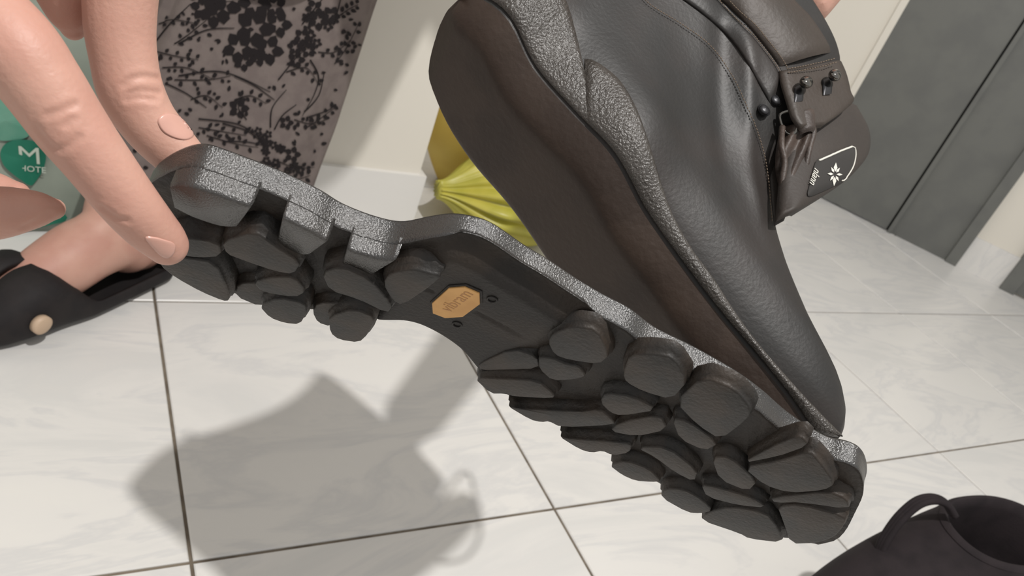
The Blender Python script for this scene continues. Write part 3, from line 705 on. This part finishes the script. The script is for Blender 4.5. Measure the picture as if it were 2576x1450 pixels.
mb.tube([rp-nv_*.006, rp+nv_*.001, rp+nv_*.0025], [.011, .011, .008], 20); mb.build('strap_rivet', M['cream'], cg)
# wide trouser leg
TR_Z = 0.96
tl = [(388, 40), (352, 120), (310, 230), (268, 350), (225, 470), (200, 545), (186, 600)]; tr = [(965, -60), (935, 30), (893, 160), (850, 290), (805, 400), (775, 480), (745, 560)]
tl = [(430, -60)]+tl[:-1]
TLs, TRs = spline(tl, 40), spline(tr, 40); V = []; nt_ = 72
for i in range(40):
    pl0 = np.array([0, 0.945, 0]); pln = np.array([0.0, -1.0, 0.0]); a_, b_ = plane_at(*TLs[i], pl0, pln), plane_at(*TRs[i], pl0, pln); c = (a_+b_)/2; hx = (b_-a_)/2; hy = np.cross([0, 0, 1], hx); hy = hy/np.linalg.norm(hy)*0.058
    for k in range(nt_):
        t = 2*math.pi*k/nt_; rip = 1+0.035*math.sin(5*t+i*.05)+0.02*math.sin(9*t-i*.08)
        V.append(c+hx*math.cos(t)*(1 if abs(math.cos(t)) > .97 else rip)+hy*math.sin(t)*rip)
tro = recalc(link('trousers', V, grid_faces(40, nt_, False, True), M['trouser'], person)); so = tro.modifiers.new('thickness', 'SOLIDIFY'); so.thickness = 0.0015
tag(tro, 'wide grey trouser leg printed with black flowers')
TRB = bvh_of(tro)
# floral print: leaves, blossoms and stems lying on the cloth
pm = MB()
def put(Q, closed=True):
    P = []
    for q in Q:
        p, n = cast(TRB, *q)
        if p is None: return
        P.append(p+n*0.0012)
    c = np.mean(P, axis=0); m = len(P); pm.add(P+[c], [(k, (k+1) % m, m) for k in range(m)])
def leaf(x, y, a, L_, w):
    d = np.array([math.cos(a), math.sin(a)]); t = np.array([-d[1], d[0]]); c = np.array([x, y])
    put([c, c+d*L_*.3+t*w, c+d*L_*.7+t*w*.8, c+d*L_, c+d*L_*.7-t*w*.8, c+d*L_*.3-t*w])
def stem(px, w=1.6):
    Q = spline(px, 22); P = []
    for i, q in enumerate(Q):
        p, n = cast(TRB, *q)
        if p is None: break
        P.append(p+n*0.0012)
    if len(P) > 3: pm.tube(P, np.linspace(w, w*.4, len(P))*0.00042, 5)
def blossom(x, y, r, n=5, a0=0.0):
    for k in range(n):
        a = a0+2*math.pi*k/n; leaf(x+math.cos(a)*r*.22, y+math.sin(a)*r*.22, a, r*.85, r*.36)
def spray(px, ls=12, n=9):
    stem(px); Q = spline(px, n+2)
    for i in range(1, n+1):
        d = Q[min(i+1, n+1)]-Q[i-1]; a = math.atan2(d[1], d[0]); sd = 1 if i % 2 else -1
        leaf(*(Q[i]+np.array([math.cos(a+sd*1.1), math.sin(a+sd*1.1)])*4), a+sd*random.uniform(.7, 1.2), ls*random.uniform(.8, 1.25), ls*.36)
R_ = random.Random(4)
for (x, y, r) in [(560, 12, 46), (640, 70, 50), (600, 120, 40), (675, 125, 38), (700, 60, 34), (540, 30, 40), (510, 20, 30), (640, 10, 40), (690, 15, 30), (800, 50, 26), (790, 20, 22), (832, 36, 22), (612, 155, 24), (650, 140, 26), (760, 92, 22), (742, 118, 20), (775, 125, 20)]: blossom(x, y, r, 5, R_.uniform(0, 1))
for k in range(15): blossom(672+R_.uniform(-26, 42), 352+R_.uniform(-26, 30), 11, 5, R_.uniform(0, 1))
for k in range(10): blossom(700+R_.uniform(-40, 60), 415+R_.uniform(-14, 22), 11, 5, R_.uniform(0, 1))
for k in range(8): blossom(800+R_.uniform(-30, 40), 70+R_.uniform(-30, 40), 13, 5, R_.uniform(0, 1))
blossom(720, 308, 18); blossom(600, 272, 26); blossom(735, 388, 20); blossom(745, 150, 22)
for P in ([(390, 110), (430, 60), (480, 10)], [(450, 110), (520, 75), (590, 70)], [(450, 190), (560, 180), (680, 230)], [(590, 190), (640, 215), (690, 250)], [(680, 320), (685, 270), (720, 225)], [(690, 325), (710, 290), (745, 262)],
          [(500, 298), (600, 312), (660, 352)], [(560, 310), (620, 328), (664, 362)], [(700, 200), (740, 150), (760, 130)], [(780, 150), (800, 190), (790, 235), (760, 290)], [(765, 280), (800, 240), (815, 180)], [(770, 295), (820, 278), (845, 262)], [(560, 355), (620, 356), (665, 366)], [(760, 60), (800, 10), (830, -30)], [(840, 60), (850, 20), (860, -20)], [(420, 210), (470, 235), (520, 270)]): stem(P, 2.2)
for P in ([(400, 60), (440, 50), (500, 60)], [(395, 130), (440, 140), (500, 150)], [(410, 170), (470, 170), (540, 200)], [(440, 200), (520, 200), (580, 190)], [(500, 320), (560, 330), (620, 340)], [(520, 340), (590, 360), (650, 370)], [(720, 180), (770, 170), (800, 210)], [(740, 300), (780, 310), (820, 300)], [(800, 130), (840, 130), (880, 100)], [(770, 320), (800, 300), (840, 270)], [(480, 250), (520, 240), (560, 270)], [(840, 160), (870, 120), (900, 60)], [(590, 250), (630, 240), (670, 260)], [(440, 110), (470, 90), (520, 50)], [(620, 300), (600, 270), (610, 240)], [(850, 40), (880, 20), (900, 10)], [(690, 400), (740, 420), (790, 420)], [(700, 440), (740, 450), (780, 440)], [(410, 300), (450, 330), (500, 345)]): spray(P, 13, 8)
for k in range(150):
    x, y = R_.uniform(385, 930), R_.uniform(-10, 460)
    if (x-640)**2+(y-240)**2 < 70**2 and R_.random() < .7: continue
    leaf(x, y, R_.uniform(0, 6.28), R_.uniform(9, 16), R_.uniform(3, 5))
for k in range(40): leaf(R_.uniform(205, 400), R_.uniform(370, 600), R_.uniform(0, 6.28), R_.uniform(10, 18), R_.uniform(4, 6))
for k in range(120): leaf(R_.uniform(215, 760), R_.uniform(440, 600), R_.uniform(0, 6.28), R_.uniform(9, 16), R_.uniform(3, 5))
for k in range(14): blossom(R_.uniform(300, 740), R_.uniform(470, 560), R_.uniform(14, 26), 5, R_.uniform(0, 1))
fpn = link('floral_print', pm.v, pm.f, M['print'], person, False); fpn['kind'] = 'stuff'

# ------------------------------------------------------------------ carrier bag behind the foot
M['bag'] = material('grey_green_plastic', srgb(150, 158, 146), 0.45, srgb(138, 147, 136), 9, bump=0.25, bscale=25, bdist=0.004)
M['green'] = material('green_print', srgb(22, 104, 82), 0.5, srgb(30, 116, 92), 12)
M['green2'] = material('teal_print', srgb(84, 150, 128), 0.5, srgb(112, 160, 140), 14)
M['white_print'] = material('white_print', srgb(196, 206, 192), 0.5)
bag = empty('carrier_bag', label='grey-green plastic carrier bag with dark green M emblem beside the foot', cat='bag')
BY = 1.022
V = []; nu, nz = 30, 24
prof = [(-0.30, BY), (-0.10, BY-.004), (0.115, BY), (0.125, BY+.012), (0.12, BY+.06), (-0.30, BY+.06)]
ring = spline(prof, 60, True)
for k in range(nz):
    z = 0.42*k/(nz-1); tp_ = 1-0.10*(z/0.42)**2
    for q in ring:
        yy = BY+.03+(q[1]-BY-.03)*(1-.5*(z/.42)); V.append((q[0]*tp_+0.012*math.sin(z*18)*0.3, yy+0.0025*math.sin(q[0]*60+z*35)+0.002*math.sin(z*70), z+0.001))
b_ = recalc(link('bag_body', V, grid_faces(nz, 60, False, True)+[tuple(range(60))], M['bag'], bag)); BB = bvh_of(b_)
def decal(px, name, mat, parent, B, off, m=40, fan=True):
    Q = spline(px, m, True) if m > len(px) else np.array(px, float); P = []
    for q in Q:
        p, n = cast(B, *q)
        if p is None: continue
        P.append(p+n*off)
    c = np.mean(P, axis=0); k = len(P)
    return link(name, P+[c], [(i, (i+1) % k, k) for i in range(k)], M[mat], parent, False)
decal([(-40, 260), (20, 245), (70, 270), (82, 320), (60, 345), (0, 350), (-50, 330)], 'printed_leaf', 'green2', bag, BB, 0.004)
decal([(0, 380), (14, 356), (50, 345), (90, 350), (116, 378), (114, 412), (100, 440), (78, 462), (50, 448), (18, 424), (4, 404)], 'printed_emblem', 'green', bag, BB, 0.006)
def px_text(body, c, dx, hgt, B, off, name, mat, parent):
    p0, n0 = cast(B, *c); p1, _ = cast(B, c[0]+dx[0], c[1]+dx[1]); ex = (p1-p0)/np.linalg.norm(p1-p0); ey = np.cross(n0, ex); ey /= np.linalg.norm(ey)
    return text_on(body, hgt, lambda x, y, z: p0+ex*x+ey*y+n0*(off+z), name, mat, parent, 0.00005)
px_text('M', (76, 384), (20, 2), 0.034, BB, 0.009, 'emblem_letter', 'white_print', bag)
px_text('HOTE', (84, 420), (20, 2), 0.011, BB, 0.009, 'emblem_lettering', 'white_print', bag)
decal([(-40, 596), (-40, 574), (0, 566), (60, 556), (120, 545), (165, 534), (165, 552), (120, 564), (60, 578), (0, 588)], 'printed_band', 'green', bag, BB, 0.005)

# ------------------------------------------------------------------ yellow sack and lime bag past the wall end
M['yellow'] = material('yellow_plastic', srgb(240, 212, 110), 0.5, srgb(232, 200, 98), 8, bump=0.2, bscale=14, bdist=0.006)
M['lime'] = material('lime_plastic', srgb(178, 172, 70), 0.38, srgb(196, 186, 84), 16, bump=0.2, bscale=30, bdist=0.004)
def sack(name, c, size, label, mat, pleat, top=None, lean=(0, 0), nz=40, na=96, pinch=1.0):
    V = []
    for i in range(nz):
        u = i/(nz-1); z = size[2]*u
        r = (0.55+0.45*math.sin(min(u*2.6, 1.57)))*(1-pinch*float(sm(u, .55, 1.0))*.86)
        for k in range(na):
            t = 2*math.pi*k/na; pl = 1+pleat*float(sm(u, .25, .95))*(math.sin(9*t+1.3*math.sin(3*t))+.5*math.sin(17*t+2*u))+0.03*math.sin(3*t+5*u)
            V.append((c[0]+size[0]*r*pl*math.cos(t)+lean[0]*u*u, c[1]+size[1]*r*pl*math.sin(t)+lean[1]*u*u, c[2]+z))
    o = recalc(link(name, V, grid_faces(nz, na, False, True)+[tuple(range(na)), tuple((nz-1)*na+k for k in range(na))], M[mat])); return o
ys = sack('plastic_sack', (0.775, 1.30, 0.001), (0.165, 0.075, 0.25), '', 'yellow', 0.02, pinch=.22); tag(ys, 'plain yellow plastic sack standing against the wall end', 'sack')
V = []; nx, na = 44, 110                      # knotted bag lying on its side, pleats fanning out from the knot
for i in range(nx):
    u = i/(nx-1); x = 0.585+0.27*u
    r = 0.016+0.066*float(sm(u, 0.0, .42)) if u < .6 else 0.082*math.sqrt(max(1-((u-.6)/.41)**2, .01))
    for k in range(na):
        t = 2*math.pi*k/na; f_ = (1-float(sm(u, .15, .9)))
        rr = r*(1+(0.05+0.10*f_)*math.sin(13*t+1.5*math.sin(2*t)+u*1.2)+0.05*f_*math.sin(29*t)+0.03*math.sin(4*t+9*u))
        zc = 0.078-0.016*u
        V.append((x, 1.105+0.006*math.sin(5*u)+rr*1.05*math.cos(t), max(zc+rr*math.sin(t)*0.9, 0.001)))
lb = recalc(link('knotted_bag', V, grid_faces(nx, na, False, True)+[tuple(range(na)), tuple((nx-1)*na+k for k in range(na))], M['lime'])); tag(lb, 'crumpled lime green plastic bag lying in front of the yellow sack', 'bag')

# ------------------------------------------------------------------ the rest of the person, bending over the boot (above the frame)
M['shirt'] = material('dark_shirt', srgb(70, 66, 70), 0.9, bump=0.2)
tm_ = MB()
limb(tm_, [[.20, .94, .52, .12], [.21, .88, .72, .14], [.22, .74, .95, .15], [.23, .60, 1.12, .15], [.24, .52, 1.20, .11]], world=True, seg=28)
limb(tm_, [[.04, .74, .92, .12], [.10, .66, 1.08, .12], [.35, .66, 1.08, .11], [.37, .74, .90, .10], [.35, .72, .74, .08]], world=True, seg=24)
tor = remesh(tm_, 'shirt', M['shirt'], person, 0.012, 6)
for pts in ([[.03, .97, .86, .037], [.02, .90, .93, .045], [.05, .74, 1.02, .055]], [list(at(2300, -420, .6))+[.036], [.62, .56, .82, .040], [.52, .62, .96, .048], [.40, .64, 1.06, .055]]):
    am = MB(); limb(am, pts, world=True); remesh(am, 'arm', M['skin'], person, 0.006, 4)

# ------------------------------------------------------------------ mate of the boot, standing at the lower right
M['suede'] = material('dark_plum_suede', srgb(40, 34, 36), 0.85, srgb(33, 28, 30), 40, bump=0.3, bscale=600, spec=0.25)
mate = empty('standing_boot', label='dark plum-black boot with a pull loop standing on the floor', cat='boot')
mD = np.array([-0.985, 0.10, 0.0]); mD /= np.linalg.norm(mD); mS = np.array([-mD[1], mD[0], 0.0])
mC = floor_at(2530, 1338, .20); mC[2] = 0
def m_ring(z, sh, a, b, toe=0.0, n=64):
    P = []
    for k in range(n):
        t = 2*math.pi*k/n; c_, s_ = math.cos(t), math.sin(t)
        bb = b*(1-toe*max(0, c_)**2*.35); P.append(mC+mD*(sh+a*math.copysign(abs(c_)**.9, c_))+mS*(bb*math.copysign(abs(s_)**.85, s_))+np.array([0, 0, z]))
    return P
outer = [(z, (e_-.088)/2, (e_+.088)/2, b, t) for z, e_, b, t in ((0.022, .240, .056, 1), (0.06, .238, .058, 1), (0.10, .226, .057, .9), (0.125, .205, .056, .7), (0.145, .178, .055, .5), (0.16, .150, .054, .3), (0.175, .120, .053, .1), (0.188, .096, .051, 0), (0.198, .085, .050, 0))]
oz = spline(outer, 40); V = []
for r in oz: V += m_ring(r[0], r[1], r[2], r[3], r[4])
recalc(link('upper', V, grid_faces(len(oz), 64, False, True), M['suede'], mate))
V = []
for (z, sh, a, b) in ((0.198, 0, .0865, .050), (0.203, 0, .083, .0465), (0.202, 0, .079, .043), (0.19, 0, .076, .040), (0.15, .01, .078, .040), (0.08, .03, .09, .042), (0.04, .05, .10, .042)): V += m_ring(z, sh, a, b)
recalc(link('collar_lining', V, grid_faces(7, 64, False, True)+[tuple(6*64+k for k in range(64))], M['suede'], mate))
V = []
for (z, e_) in ((0.0, .97), (0.005, 1.03), (0.020, 1.04), (0.026, 0.99)): V += m_ring(z, .076, .166*e_, .057*e_, 1)
recalc(link('outsole', V, grid_faces(4, 64, False, True)+[tuple(range(64))], M['rubber_base'], mate))
zc = float((R_CW.T @ (mC+mD*.12-mS*.02+np.array([0, 0, .178])-CAM))[2])
lp = spline([at(x, y, zc) for x, y in ((2208, 1412), (2218, 1376), (2236, 1342), (2268, 1300), (2310, 1265), (2350, 1256), (2380, 1268), (2398, 1296))], 40)
lm = MB()
for k in (-1, 0, 1): lm.tube(lp+mS*0.0030*k, 0.0036, 8)
lm.build('pull_loop', M['suede'], mate)
